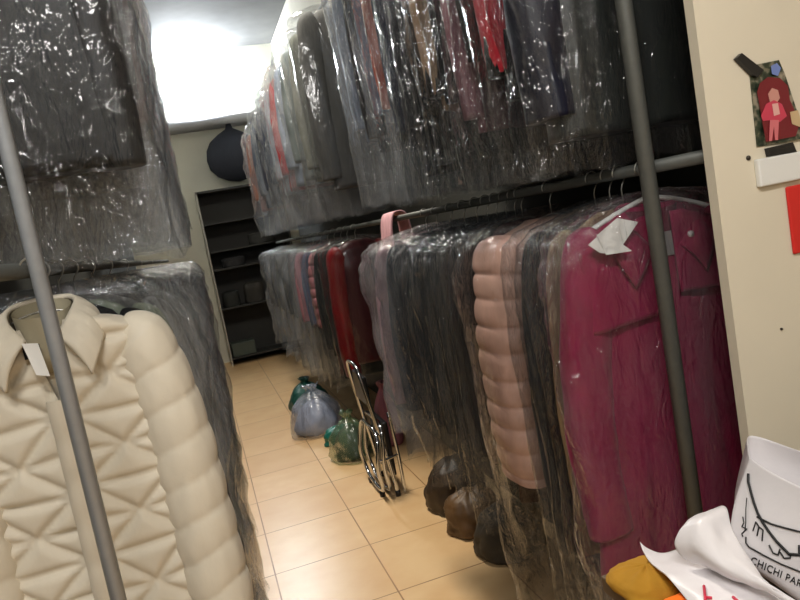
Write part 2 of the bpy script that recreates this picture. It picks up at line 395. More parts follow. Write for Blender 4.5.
# ---------------- cream quilted puffer coat, front left
def star(x, z, P=0.118):
    x = x*P/0.135
    """distance to the nearest seam of an eight-pointed star quilting, turned into a pillow height"""
    h = P/2
    dz = abs(((z/h)+0.5) % 1-0.5)*h
    u = x/P; wv = z/P
    d1 = abs(((u+wv)+0.5) % 1-0.5)*P*0.7071
    d2 = abs(((u-wv)+0.5) % 1-0.5)*P*0.7071
    d = min(dz, d1, d2)
    dv = abs((u+0.5) % 1-0.5)*P
    # the upright seam only shows near every second star
    d = min(d, dv+0.012*(0.5+0.5*math.cos(2*math.pi*wv)))
    return 0.012*(1-math.exp(-d/0.0045))*min(1, 0.6+d/0.03)
def cream_coat():
    x, y, zr = -0.245, 1.19, 1.452
    t = empty('puffer_coat', (x, y, zr), 'cream star-quilted puffer coat with a shirt collar, hanging uncovered in front on the left', 'coat', None)
    mat = simple('cream_nylon', (212, 203, 184), 0.6, 0, 0.18, 30, 0.03, 0.4, 0, 0.0, 0.1, (1, 1, 0.7))
    inner = cloth((168, 160, 136), 0.8)
    def half(side):
        # half of the body: fine grid of the front, plainer back
        nx, nzv = 60, 190; v = []; f = []
        hem, top = -1.10, -0.088
        W = [(top, 0.066), (-0.097, 0.112), (-0.118, 0.140), (-0.17, 0.150), (-0.34, 0.146), (-0.6, 0.152), (hem, 0.170)]
        for i in range(nzv+1):
            z = lerp(top, hem, i/nzv); wv = prof(W, z)
            nk = max(0.0, 0.030*(1-(top-z)/0.12)) if z > top-0.12 else 0
            for j in range(nx+1):
                s = j/nx; xx = lerp(nk+0.001, wv, s)
                rnd = math.sqrt(max(0, 1-(xx/wv)**4))
                puf = star(xx-0.01, z+0.012*nz(xx*5, side, z*4)) * min(1, rnd*1.5) * min(1, (xx-nk)/0.012+0.12)
                yy = -(0.030*rnd + puf) + 0.006*nz(xx*6+side, 2, z*5)
                v.append((side*xx, yy, z+0.004*nz(xx*9, side*3, z*9)))
        k = nx+1
        for i in range(nzv):
            for j in range(nx):
                q = (i*k+j, (i+1)*k+j, (i+1)*k+j+1, i*k+j+1); f.append(q if side > 0 else q[::-1])
        o = mesh_obj('front_panel', v, f, mat, t)
        return o
    for s in (-1, 1): half(s)
    def bfn(z, a, i):
        W = [(-0.08, 0.06), (-0.097, 0.110), (-0.118, 0.138), (-0.17, 0.154), (-0.34, 0.148), (-0.6, 0.150), (-1.10, 0.168)]
        wv = prof(W, z); c, s = se(a, 0.6)
        yy = s*0.055 if s > 0 else s*0.020
        return (wv*c*0.995, yy+ (0.012*star(wv*c, z)/0.03 if s > 0.3 else 0), z)
    mesh_obj('back_panel', *rings([lerp(-0.125, -1.095, i/60) for i in range(61)], 56, bfn, True, True), mat, t)
    # placket with snap buttons
    q = MB(); v, f = [], []
    for i in range(81):
        z = lerp(-0.205, -1.10, i/80)
        for j, (xx, yy) in enumerate([(-0.016, -0.040), (-0.015, -0.052), (0.0, -0.055), (0.015, -0.052), (0.016, -0.040)]):
            v.append((xx+0.002*nz(z*9, 1, 0), yy-0.003*abs(math.sin(math.pi*z/0.0675)), z))
    for i in range(80):
        for j in range(4): f.append((i*5+j, (i+1)*5+j, (i+1)*5+j+1, i*5+j+1))
    pl = mesh_obj('placket', v, f, mat, t)
    for s in (-1, 1):
        n, m = 48, 150; P = smooth_path([(s*0.104, 0.004, -0.122), (s*0.136, 0.0, -0.150), (s*0.158, -0.006, -0.27), (s*0.166, -0.014, -0.46), (s*0.170, -0.022, -0.62), (s*0.164, -0.030, -0.78)], 30)
        v, f = [], []; k = len(P)
        for i, p in enumerate(P):
            tt = i/(k-1); tg = (P[min(i+1, k-1)]-P[max(i-1, 0)]).normalized(); a = Vector((tg.z, 0, -tg.x)).normalized()
            rr = lerp(0.045, 0.052, min(1, tt*2))*(0.40+0.60*min(1, tt*6)**0.8)
            if tt > 0.93: rr *= 1-0.25*(tt-0.93)/0.07
            for j in range(n):
                an = 2*math.pi*j/n; c, sn = math.cos(an), math.sin(an)
                ph = (p.z+0.014*c*s+0.008*nz(c+s, sn, p.z*7))/0.064
                q = abs(math.sin(math.pi*ph)); kk = 0.89+0.11*q**0.4+0.035*nz(c*3, sn*3, p.z*20+s)+0.02*nz(c*7+s, sn*7, p.z*45)*(1-q)
                v.append(p+a*(c*rr*kk)+Vector((0, sn*rr*0.95*kk, 0)))
        for i in range(k-1):
            for j in range(n): f.append((i*n+j, (i+1)*n+j, (i+1)*n+(j+1) % n, i*n+(j+1) % n))
        f.append(tuple(range(n))); f.append(tuple((k-1)*n+j for j in range(n))[::-1])
        mesh_obj('sleeve', v, f, mat, t)
    # shirt collar: stand round the neck and two pointed leaves
    def leaf(s):
        A = [(0.004, 0.03, -0.062), (0.050, 0.012, -0.060), (0.078, -0.015, -0.078), (0.070, -0.040, -0.098)]       # neck fold, from the back round to the front
        nU, nV = 26, 14; v, f = [], []
        top = smooth_path([(0.0, 0.038, -0.050), (0.034, 0.030, -0.052), (0.048, 0.002, -0.060), (0.042, -0.030, -0.080), (0.022, -0.046, -0.108)], 7)
        low = smooth_path([(0.0, 0.050, -0.095), (0.046, 0.044, -0.098), (0.080, 0.002, -0.112), (0.080, -0.046, -0.132), (0.060, -0.064, -0.176)], 7)
        for i, (p, q) in enumerate(zip(top, low)):
            for j in range(nV+1):
                tt = j/nV; c = p.lerp(q, tt); bul = 0.009*math.sin(math.pi*tt)
                ruch = 0.0022*math.sin(i*1.9+tt*3)*math.sin(math.pi*tt)
                out = Vector((c.x, c.y-0.02, 0)).normalized() if c.length > 0 else Vector((0, 1, 0))
                c = c+out*(bul+ruch)+Vector((0, 0, bul*0.6)); v.append((c.x*s, c.y, c.z))
        k = nV+1
        for i in range(len(top)-1):
            for j in range(nV): f.append((i*k+j, (i+1)*k+j, (i+1)*k+j+1, i*k+j+1))
        o = mesh_obj('collar', v, f, mat, t)
        sm = o.modifiers.new('thick', 'SOLIDIFY'); sm.thickness = 0.008; sm.offset = 0
        return o
    leaf(1); leaf(-1)
    # inside of the neck
    v, f = rings([-0.052, -0.075, -0.10, -0.14], 36, lambda z, a, i: (0.044*math.cos(a)*(1-0.15*i/3), 0.034*math.sin(a), z+0.012*(1-math.sin(a))*(-1)), False, True)
    o = mesh_obj('neck_lining', v, f, inner, t); o['label'] = 'beige lining inside the collar'
    o = MB().box(-0.030, -0.006, -0.0445, -0.0425, -0.135, -0.115).obj('neck_label', M['black_plastic'], t)
    mb = MB(); mb.add([(-0.024, -0.066, -0.108), (-0.002, -0.068, -0.112), (0.004, -0.071, -0.164), (-0.014, -0.070, -0.158)], [(0, 1, 2, 3)])
    o = mb.obj('paper_tag', M['paper'], t, False); o['label'] = 'small white paper tag'
    hanger_mesh(0.15).obj('wire_hanger', M['wire'], t)
cream_coat()

# ---------------- magenta coat, front right
def magenta_coat():
    x, y, zr = XRAIL, 1.232, ZLOW
    t = empty('trench_coat', (x, y, zr), 'magenta trench coat in a clear bag, nearest on the lower right rail', 'coat')
    mat = simple('magenta_wool', (136, 20, 66), 0.85, 0, 0.3, 16, 0.06, 0.3, 0, 0.0, 0.1, (1, 1, 0.5))
    dark = simple('magenta_lining', (92, 14, 42), 0.8, 0, 0.3, 16, 0.08)
    mesh_obj('coat_body', *body_mesh(0.185, 0.028, -0.86, 0.055, neck=0.075, fold=0.016, seed=4.2, n=120, m=80), mat, t)
    for s in (-1, 1):
        mesh_obj('sleeve', *sleeve_mesh(s, 0.165, 0.034, 0.62, 0.060, 0.050, seed=3+s, out=0.075, n=36, m=60), mat, t)
    # storm flaps over the chest
    def flap(s, z1, w0, w1):
        nU, nV = 24, 18; v, f = [], []
        for i in range(nU+1):
            u = i/nU; xx = lerp(w0, w1, u)
            zt = -0.095-0.33*max(0, xx-0.05)
            for j in range(nV+1):
                tt = j/nV; z = lerp(zt, z1-0.012*u, tt)
                yy = -0.0375-0.004*tt+0.004*nz(xx*14+s, 1, z*5)+0.020*max(0, (xx-0.16)/0.05)**2
                v.append((s*xx, yy, z))
        k = nV+1
        for i in range(nU):
            for j in range(nV):
                q = (i*k+j, (i+1)*k+j, (i+1)*k+j+1, i*k+j+1); f.append(q)
        o = mesh_obj('storm_flap', v, f, mat, t); m_ = o.modifiers.new('thick', 'SOLIDIFY'); m_.thickness = 0.004
    flap(1, -0.265, 0.020, 0.205); flap(-1, -0.300, 0.030, 0.195)
    # front edge of the placket, belt, pockets
    v, f = [], []
    for i in range(61):
        z = lerp(-0.14, -0.86, i/60)
        for j, (a, b) in enumerate([(-0.004, -0.028), (-0.006, -0.034), (0.022, -0.035), (0.052, -0.031)]):
            v.append((a+0.006*nz(z*4, 1, 0), b-0.005*nz(z*5, 3, j), z))
    for i in range(60):
        for j in range(3): f.append((i*4+j, (i+1)*4+j, (i+1)*4+j+1, i*4+j+1))
    mesh_obj('front_edge', v, f, mat, t)
    # collar
    for s in (-1, 1):
        top = smooth_path([(0.0, 0.030, -0.068), (0.05, 0.022, -0.066), (0.080, -0.008, -0.082), (0.066, -0.034, -0.118), (0.030, -0.040, -0.165)], 6)
        low = smooth_path([(0.0, 0.040, -0.115), (0.065, 0.036, -0.108), (0.118, -0.006, -0.125), (0.118, -0.044, -0.175), (0.088, -0.048, -0.235)], 6)
        v, f = [], []
        for p, q in zip(top, low):
            for j in range(9):
                tt = j/8; c = p.lerp(q, tt); c = c+Vector((0, -0.008*math.sin(math.pi*tt), 0.006*math.sin(math.pi*tt))); v.append((c.x*s, c.y, c.z))
        for i in range(len(top)-1):
            for j in range(8): f.append((i*9+j, (i+1)*9+j, (i+1)*9+j+1, i*9+j+1))
        o = mesh_obj('collar', v, f, mat, t); m_ = o.modifiers.new('thick', 'SOLIDIFY'); m_.thickness = 0.005; m_.offset = 0
    v, f = rings([-0.066, -0.09, -0.13, -0.165], 36, lambda z, a, i: (0.070*math.cos(a)*(1-0.25*i/3), 0.033*math.sin(a)-0.002*i, z-0.010*(1-math.sin(a))), False, True)
    o = mesh_obj('neck_lining', v, f, dark, t); o['label'] = 'dark wine-coloured lining in the neck'
    v, f = box_vf(-0.006, 0.030, -0.0395, -0.0375, -0.185, -0.135)
    o = mesh_obj('neck_label', v, f, simple('grey_label', (140, 140, 138), 0.6), t, False); o['label'] = 'grey woven neck label'
    for (a, b) in ((-0.024, -0.150), (0.060, -0.150)):
        MB().tube([(a, -0.050, b), (a, -0.044, b)], 0.007, 14).obj('button', simple('pearl_button', (205, 200, 200), 0.25), t)
    # white foam covered hanger
    hm = MB(); hm.tube(smooth_path([(-0.200, -0.004, -0.128), (-0.13, -0.008, -0.098), (-0.05, -0.008, -0.072), (0, -0.006, -0.062), (0.05, -0.008, -0.070), (0.13, -0.008, -0.096), (0.205, -0.004, -0.130)], 5), 0.0055, 8)
    hg = hanger_mesh(0.19).obj('wire_hanger', M['wire'], t)
    hm.obj('foam_sleeve', M['white_plastic'], hg)
    # order slips pinned on the shoulder
    def slip(pts, lab):
        mb = MB(); mb.add(pts, [(0, 1, 2, 3)])
        o = mb.obj('paper_slip', M['paper'], t, False); o['label'] = lab
        m_ = o.modifiers.new('thick', 'SOLIDIFY'); m_.thickness = 0.0006
    T = Vector((x, y, zr))
    yy = 1.168
    slip([PY(617, 218, yy)-T, PY(638, 222, yy+0.002)-T, PY(622, 246, yy-0.003)-T, PY(596, 236, yy-0.003)-T], 'folded white order slip, upper leaf')
    slip([PY(596, 234, yy-0.002)-T, PY(622, 244, yy-0.005)-T, PY(632, 251, yy-0.007)-T, PY(606, 255, yy-0.006)-T], 'folded white order slip, lower leaf')
    slip([PY(588, 245, yy)-T, PY(600, 234, yy)-T, PY(612, 254, yy-0.005)-T, PY(600, 253, yy-0.004)-T], 'folded white order slip, end leaf')
    v, f = film_mesh(0.275, 0.255, 0.073, -1.02, 2.3, n=200, m=150, wr_amp=0.9, top=-0.045, deep=0.13)
    v = [(a, b-0.012, c+0.0) for a, b, c in v]
    mesh_obj('plastic_cover', v, f, M['film_magenta'], t)
magenta_coat()

# ---------------- lower right row
LR = 'bagged coats on the lower right rail'
def LRc(y, lab, **k):
    xe = k.pop('xe', 0.655)                # where its aisle-side edge hangs
    k.pop('hw', 0); k['half'] = XRAIL-xe
    return coat(k.pop('name', 'coat'), k.pop('cat', 'coat'), lab, XRAIL, y, ZLOW, **k)
LRc(1.312, 'tan coat of which only a thin edge shows behind the magenta coat', col=(168, 138, 104), th=0.010, fth=0.015, hem=-0.80, fb=-0.95, sl=0.70, xe=0.650)
LRc(1.358, 'long black coat in clear film, second behind the magenta coat', col=(20, 24, 28), th=0.020, fth=0.028, hem=-0.93, fb=-1.12, sl=0.72, rough=0.5, xe=0.648)
LRc(1.420, 'blue-black long coat in clear film, just before the dusty pink puffer', col=(26, 32, 40), th=0.024, fth=0.032, hem=-0.96, fb=-1.14, sl=0.74, rough=0.45, xe=0.645)
LRc(1.630, 'dusty pink puffer coat with horizontal quilting in a clear bag, mid lower right rail', name='puffer_coat', col=(216, 172, 154), th=0.120, fth=0.150, hem=-0.74, fb=-1.17, sl=0.62, puff=0.15, pp=0.066, sr=0.060, rough=0.5, xe=0.632, bump=0.12, famp=1.0)
LRc(1.796, 'maroon jacket whose hem shows under the dusty pink puffer', col=(76, 40, 44), th=0.009, fth=0.013, hem=-0.90, fb=-1.1, xe=0.69)
LRc(1.840, 'black coat pressed behind the dusty pink puffer', col=(24, 26, 28), th=0.020, fth=0.028, hem=-0.78, fb=-0.98, xe=0.650, film='film_dust')
LRc(1.900, 'dark charcoal coat, second behind the dusty pink puffer', col=(38, 38, 40), th=0.020, fth=0.029, hem=-0.76, fb=-0.97, xe=0.645, film='film')
LRc(1.966, 'black jacket with a brown gleam, third behind the dusty pink puffer', col=(32, 28, 26), th=0.024, fth=0.034, hem=-0.74, fb=-0.95, xe=0.655, film='film')
LRc(2.038, 'black coat in crumpled grey film, fourth behind the dusty pink puffer', col=(20, 22, 24), th=0.026, fth=0.036, hem=-0.74, fb=-0.95, xe=0.650, film='film_dust', famp=1.2)
LRc(2.125, 'charcoal coat in crumpled film, middle of the dark coats', col=(34, 36, 38), th=0.028, fth=0.044, hem=-0.72, fb=-0.93, xe=0.645, famp=1.2)
LRc(2.235, 'dark slate coat in crumpled film, third from the far end of the dark coats', col=(26, 30, 36), th=0.030, fth=0.046, hem=-0.70, fb=-0.96, xe=0.640, film='film_dust', famp=1.3)
LRc(2.360, 'black-navy coat in crumpled film, second from the far end of the dark coats', col=(14, 20, 30), th=0.038, fth=0.056, hem=-0.69, fb=-0.92, xe=0.640, famp=1.3)
LRc(2.520, 'navy coat in shiny crumpled film at the far end of the dark coats', col=(16, 24, 38), th=0.040, fth=0.062, hem=-0.70, fb=-0.93, xe=0.628, film='film_milky', famp=1.4)
LRc(2.650, 'mauve garment in milky film at the edge of the gap before the red coat', name='garment', cat='garment', col=(176, 138, 146), th=0.022, fth=0.040, hem=-0.72, fb=-0.86, xe=0.615, film='film_milky', famp=1.2)
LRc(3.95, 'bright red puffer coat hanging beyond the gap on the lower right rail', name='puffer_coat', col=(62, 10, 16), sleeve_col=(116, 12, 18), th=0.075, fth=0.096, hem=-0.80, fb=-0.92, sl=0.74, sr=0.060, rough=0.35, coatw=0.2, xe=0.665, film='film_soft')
LRc(4.17, 'dark green long coat hanging just behind the red puffer', col=(26, 34, 30), th=0.05, fth=0.075, hem=-0.92, fb=-1.0, xe=0.66, lod=.8)
LRc(4.36, 'black padded coat, second behind the red puffer', col=(22, 24, 24), th=0.06, fth=0.085, hem=-0.80, fb=-1.0, xe=0.655, lod=.8)
LRc(4.58, 'small pale pink puffer coat in clear film beyond the red puffer', name='puffer_coat', col=(206, 136, 140), th=0.06, fth=0.085, hem=-0.60, fb=-1.02, sl=0.5, puff=0.25, pp=0.07, xe=0.655, lod=.8, rough=.5)
LRc(4.82, 'grey-blue jacket in clear film behind the small pale pink puffer', name='jacket', cat='jacket', col=(94, 108, 136), th=0.045, fth=0.08, hem=-0.62, fb=-1.04, sl=0.5, xe=0.645, lod=.8, film='film_milky')
LRc(5.10, 'pink jacket in clear film, two behind the small pale pink puffer', name='jacket', cat='jacket', col=(176, 112, 124), th=0.04, fth=0.085, hem=-0.60, fb=-1.04, sl=0.5, xe=0.635, lod=.8, film='film_milky')
for i, (yy, c) in enumerate([(5.45, (96, 100, 102)), (5.85, (60, 64, 66)), (6.3, (110, 112, 110)), (6.8, (50, 52, 56)), (7.35, (88, 90, 92))]):
    LRc(yy, ['grey jacket in milky film, first of the far grey ones on the lower right rail', 'slate jacket in milky film near the far end of the lower right rail',
             'pale grey jacket in milky film near the far end of the lower right rail', 'charcoal jacket in milky film, last but one on the lower right rail',
             'grey jacket in milky film, very last on the lower right rail'][i], name='jacket', cat='jacket', col=c, th=0.05, fth=0.11, hem=-0.66, fb=-1.05, sl=0.5, xe=0.63, lod=.7, film='film_milky', famp=1.5)

# ---------------- upper right row
def URc(y, lab, **k):
    xe = k.pop('xe', 0.655)
    k.pop('hw', 0); k.pop('fw', 0); k['half'] = XRAIL-xe
    return coat(k.pop('name', 'coat'), k.pop('cat', 'coat'), lab, XRAIL, y, ZUP, **k)
URc(1.255, 'charcoal coat with a shiny navy sleeve in thin film, nearest on the upper right rail', col=(40, 43, 41), sleeve_col=(16, 20, 38), th=0.058, fth=0.078, hem=-1.10, fb=-1.168, sl=0.93, xe=0.652, film='film', rough=0.35, coatw=0.2, sr=0.062, lod=1.5, famp=0.9)
URc(1.396, 'black jacket with bright red upper sleeves on the upper right rail', name='jacket', cat='jacket', col=(30, 32, 32), th=0.046, fth=0.060, hem=-0.98, fb=-1.165, sl=0.80, sleeve_col=(190, 30, 48), cuff=(24, 26, 26), xe=0.655, rough=.5, film='film_dust')
URc(1.495, 'dark grey-green coat between the red-sleeved jacket and the dull pink one', col=(40, 44, 42), th=0.024, fth=0.037, hem=-0.90, fb=-1.165, sl=0.74, xe=0.655, film='film')
URc(1.578, 'dull pink garment in smoky film on the upper right rail', name='garment', cat='garment', col=(140, 92, 100), th=0.026, fth=0.042, hem=-1.02, fb=-1.16, sl=0.86, xe=0.655, film='film_dust')
URc(1.668, 'black coat beside the dull pink garment on the upper right rail', col=(26, 28, 30), th=0.028, fth=0.044, hem=-0.94, fb=-1.16, sl=0.8, xe=0.655)
URc(1.768, 'camel coat with black cuffs in film on the upper right rail', col=(150, 120, 88), th=0.034, fth=0.052, hem=-0.93, fb=-1.16, sl=0.76, cuff=(20, 20, 22), xe=0.650)
URc(1.882, 'long black coat just beyond the camel one on the upper right rail', col=(20, 22, 26), th=0.040, fth=0.058, hem=-1.06, fb=-1.15, sl=0.8, xe=0.650, film='film')
URc(2.004, 'charcoal coat, second beyond the camel one on the upper right rail', col=(34, 36, 42), th=0.042, fth=0.060, hem=-1.08, fb=-1.15, sl=0.8, xe=0.655)
URc(2.12, 'dark navy coat, third beyond the camel one on the upper right rail', col=(24, 30, 50), th=0.034, fth=0.052, hem=-0.98, fb=-1.14, sl=0.8, xe=0.655, film='film_milky')
URc(2.212, 'rust orange garment, a thin strip on the upper right rail', name='garment', cat='garment', col=(190, 96, 74), th=0.022, fth=0.036, hem=-0.84, fb=-1.14, sl=0.7, xe=0.650)
URc(2.308, 'blue-grey coat beyond the rust orange strip on the upper right rail', col=(96, 108, 130), th=0.034, fth=0.056, hem=-0.86, fb=-1.13, sl=0.7, xe=0.650, film='film_milky')
URc(2.43, 'black coat, second beyond the rust orange strip on the upper right rail', col=(16, 18, 22), th=0.040, fth=0.062, hem=-0.94, fb=-1.12, sl=0.76, xe=0.645)
URc(2.60, 'pale blue garment in milky film before the gap on the upper right rail', name='garment', cat='garment', col=(150, 164, 186), th=0.036, fth=0.060, hem=-0.88, fb=-1.12, sl=0.7, xe=0.650, film='film_milky')
URc(3.52, 'grey coat with a broad grey sleeve seen flat beyond the gap, upper right rail', col=(84, 84, 82), th=0.060, fth=0.085, hem=-0.98, fb=-1.12, sl=0.80, sr=0.075, xe=0.665, film='film_soft', hw=0.21)
URc(3.80, 'olive grey jacket just behind the grey coat on the upper right rail', name='jacket', cat='jacket', col=(120, 122, 110), th=0.05, fth=0.09, hem=-0.90, fb=-1.12, sl=0.7, xe=0.655, lod=.8, film='film_milky')
for i, (yy, c, nm, ct, lab) in enumerate([
    (4.12, (110, 120, 118), 'jacket', 'jacket', 'grey-green jacket in milky film, far part of the upper right rail'),
    (4.45, (150, 160, 176), 'shirt', 'shirt', 'pale blue shirt in milky film beside the red slice on the upper rail'),
    (4.75, (190, 32, 40), 'garment', 'garment', 'bright red garment, a narrow slice on the far upper right rail'),
    (5.05, (176, 186, 198), 'shirt', 'shirt', 'white-blue shirt just beyond the bright red slice'),
    (5.40, (40, 50, 74), 'jacket', 'jacket', 'navy jacket in milky film beyond the bright red slice'),
    (5.85, (26, 34, 56), 'jacket', 'jacket', 'dark blue jacket, second beyond the bright red slice'),
    (6.35, (90, 100, 116), 'jacket', 'jacket', 'steel blue jacket in milky film near the far end of the upper rail'),
    (6.9, (184, 120, 96), 'jacket', 'jacket', 'salmon coloured jacket at the far end of the upper right rail')]):
    URc(yy, lab, name=nm, cat=ct, col=c, th=0.06, fth=0.12, hem=-0.86, fb=-1.10, sl=0.62, xe=0.645, lod=.7, film='film_milky', famp=1.5)

# ---------------- left rows
def LUc(y, lab, xe=-0.015, z=ZUP, **k):
    k['half'] = xe+0.27
    if z < 2: k['boxy'] = True
    return coat(k.pop('name', 'coat'), k.pop('cat', 'coat'), lab, -0.27, y, z, **k)
LUc(1.25, 'black coat in crinkled clear film, nearest on the upper left rail', col=(16, 18, 21), th=0.040, fth=0.056, hem=-1.02, fb=-1.172, sl=0.90, xe=-0.010, film='film', famp=1.0, rough=0.5, lod=1.5, flare=0.03, out=0.012, sr=0.05)
LUc(1.39, 'slate coat in film directly behind the nearest black one, upper left rail', col=(48, 52, 58), th=0.042, fth=0.060, hem=-0.96, fb=-1.172, sl=0.78, xe=-0.010, film='film_milky', famp=1.2)
LUc(1.55, 'grey jacket in milky film, third on the upper left rail', name='jacket', cat='jacket', col=(110, 112, 114), th=0.045, fth=0.065, hem=-0.92, fb=-1.125, sl=0.72, xe=-0.004, film='film_milky', famp=1.3)
LUc(1.78, 'pale pink blouse in milky film, fourth on the upper left rail', name='blouse', cat='blouse', col=(190, 150, 148), th=0.045, fth=0.075, hem=-0.92, fb=-1.12, sl=0.72, xe=0.0, film='film_milky', famp=1.3, lod=.8)
for i, (yy, c) in enumerate([(2.15, (70, 74, 80)), (2.7, (170, 172, 172)), (3.4, (60, 66, 76)), (4.3, (150, 150, 146)), (5.4, (80, 84, 88))]):
    LUc(yy, ['slate jacket behind the pink blouse on the upper left rail', 'white-grey jacket in milky film along the upper left rail', 'dark blue-grey jacket midway along the upper left rail',
             'light grey jacket far along the upper left rail', 'grey jacket, last on the upper left rail'][i], name='jacket', cat='jacket', col=c, th=0.06, fth=0.12, hem=-0.9, fb=-1.10, sl=0.7, xe=0.0, film='film_milky', famp=1.3, lod=.7)
LUc(1.365, 'black coat whose shoulders show behind the cream puffer collar', z=1.452, col=(26, 27, 29), th=0.030, fth=0.046, hem=-0.95, fb=-1.08, sl=0.76, xe=-0.030, film='film', famp=1.2)
LUc(1.500, 'pale green jacket in film, second behind the cream puffer', z=1.452, name='jacket', cat='jacket', col=(168, 176, 152), th=0.040, fth=0.060, hem=-0.85, fb=-1.08, sl=0.7, xe=-0.020, film='film_milky', famp=1.4)
LUc(1.68, 'silver-grey coat in crumpled milky film behind the cream puffer sleeve', z=1.452, col=(188, 190, 192), th=0.050, fth=0.085, hem=-0.9, fb=-1.12, sl=0.74, xe=-0.006, film='film_milky', famp=1.5)
for i, (yy, c) in enumerate([(1.95, (110, 112, 118)), (2.35, (34, 36, 40)), (2.9, (96, 98, 100)), (3.6, (44, 46, 50)), (4.5, (110, 110, 108)), (5.6, (60, 60, 62))]):
    LUc(yy, ['mid grey coat in film, fourth on the lower left rail', 'black coat in film, fifth on the lower left rail', 'grey coat in milky film midway along the lower left rail',
             'charcoal coat in film past midway on the lower left rail', 'light grey coat far along the lower left rail', 'dark grey coat, last on the lower left rail'][i],
        z=1.452, col=c, th=0.06, fth=0.12, hem=-0.95, fb=-1.22, sl=0.74, xe=0.002+0.004*i, film='film_milky' if i % 2 else 'film_dust', famp=1.4, lod=.8)

# ---------------- empty wire hangers on the lower right rail above the coats, pink scarf on the rail
def loose_hanger(y, lab):
    o = hanger_mesh(0.17).obj('wire_hanger', M['wire']); o.location = (XRAIL, y, ZLOW+0.0); o.rotation_euler = (0, 0, R(4))
    return tag(o, lab, 'hanger', 'empty wire hangers on the lower right rail')

def scarf():
    n, m = 30, 24; v, f = [], []
    y0 = 3.08
    # draped over the rail: down the aisle side and down the far side
    path = [(-0.055, -0.26), (-0.050, -0.12), (-0.040, -0.03), (-0.025, 0.018), (0.0, 0.030), (0.026, 0.015), (0.036, -0.03), (0.040, -0.14)]
    P = smooth_path([(a, 0, b) for a, b in path], 5)
    for i, p in enumerate(P):
        for j in range(n+1):
            s = j/n-0.5; k = i/(len(P)-1)
            wv = 0.16+0.05*abs(k-0.55)
            fo = 0.008*math.sin(s*26)+0.006*nz(s*9, k*3, 2)
            sg = -1 if k < 0.5 else 1
            v.append((p.x+sg*abs(fo), s*wv, p.z+(0.01*nz(s*4, 3, 1) if i in (0, len(P)-1) else 0)))
    k = n+1
    for i in range(len(P)-1):
        for j in range(n): f.append((i*k+j, (i+1)*k+j, (i+1)*k+j+1, i*k+j+1))
    o = mesh_obj('scarf', v, f, cloth((226, 176, 182), 0.85), None)
    o.location = (XRAIL, y0, ZLOW)
    md = o.modifiers.new('thick', 'SOLIDIFY'); md.thickness = 0.006; md.offset = 1
    tag(o, 'pale pink scarf slung over the right rail in the gap before the red coat', 'scarf')
scarf()

# ------------------------------------------------------------------ dark shelving at the far end
def shelving():
    t = empty('shelf_unit', (0.60, 9.03, 0), 'tall dark shelf unit against the back wall at the end of the aisle', 'shelf')
    dk = simple('dark_board', (44, 44, 42), 0.7, var=0.1, scale=5); ed = simple('pale_edge', (150, 148, 140), 0.6)
    x0, x1, y0, y1 = -0.44, 0.62, -0.20, 0.20
    for a in (x0, x1-0.02):
        MB().box(a, a+0.02, y0, y1, 0, 2.22).obj('side_panel', ed if a < 0 else dk, t, False)
    MB().box(x0, x1, y0, y1, 2.20, 2.225).obj('top_board', dk, t, False)
    MB().box(x0+.02, x1-.02, y1-0.01, y1, 0, 2.20).obj('back_board', dk, t, False)
    for z in (1.80, 1.45, 1.22, 0.72, 0.08): MB().box(x0+.02, x1-.02, y0+.005, y1-.01, z, z+0.022).obj('shelf_board', dk, t, False)
    g = simple('grey_green_box', (70, 78, 70), 0.7)
    o = MB().box(0, 0.30, -0.14, 0.14, 0, 0.17).obj('storage_box', g); o.location = (0.20, 9.0, 0.104); bevel(o, 0.01)
    tag(o, 'small grey-green box on the lowest board of the dark shelf unit', 'box')
    for i, (a, zz, wv, hh, c) in enumerate([(0.22, 0.743, 0.22, 0.20, (38, 40, 38)), (0.50, 0.743, 0.26, 0.26, (52, 50, 46)), (0.84, 0.743, 0.2, 0.22, (34, 36, 40)), (0.30, 1.243, 0.3, 0.12, (40, 40, 42)), (0.7, 1.473, 0.32, 0.14, (56, 56, 54))]):
        sd = i*3.1
        v, f = rings([0, 0.01, hh*0.3, hh*0.6, hh*0.9, hh], 24, lambda z, an, k: ((wv/2*(0.9 if k in (0,) else 1)*(0.62 if k == 5 else 1))*se(an, .7)[0]*(1+0.08*nz(math.cos(an)+sd, math.sin(an), z*6)), 0.12*se(an, .7)[1]*(0.6 if k == 5 else 1), z), True, True)
        o = mesh_obj('folded_bundle', [(p[0], p[1], p[2]) for p in v], f, cloth(c)); o.location = (a+wv/2-0.0, 9.0, zz)
        tag(o, ['dark bundle at the left of the shelf below the middle', 'brownish dark bundle in the middle of the shelf unit', 'blue-black bundle at the right of the shelf unit',
                'flat dark bundle on the upper middle board', 'flat grey bundle on the second board from the top'][i], 'bundle', 'bundles on the dark shelf unit')
shelving()
# dark round sack hanging under the ledge
def sack():
    t = empty('hanging_sack', (0.74, 9.0, 3.02), 'big round dark sack hanging below the ledge above the dark shelves', 'sack')
    lv = [0.0, -0.06, -0.12, -0.2, -0.3, -0.42, -0.54, -0.64, -0.70, -0.73]
    rr = [0.03, 0.05, 0.16, 0.27, 0.33, 0.35, 0.33, 0.25, 0.14, 0.02]
    v, f = rings(lv, 40, lambda z, a, i: (rr[i]*math.cos(a)*(1+0.03*nz(math.cos(a)*3, math.sin(a)*3, z*4)), rr[i]*0.55*math.sin(a), z), True, True)
    mesh_obj('sack_body', v, f, cloth((30, 34, 44), 0.8), t)
sack()

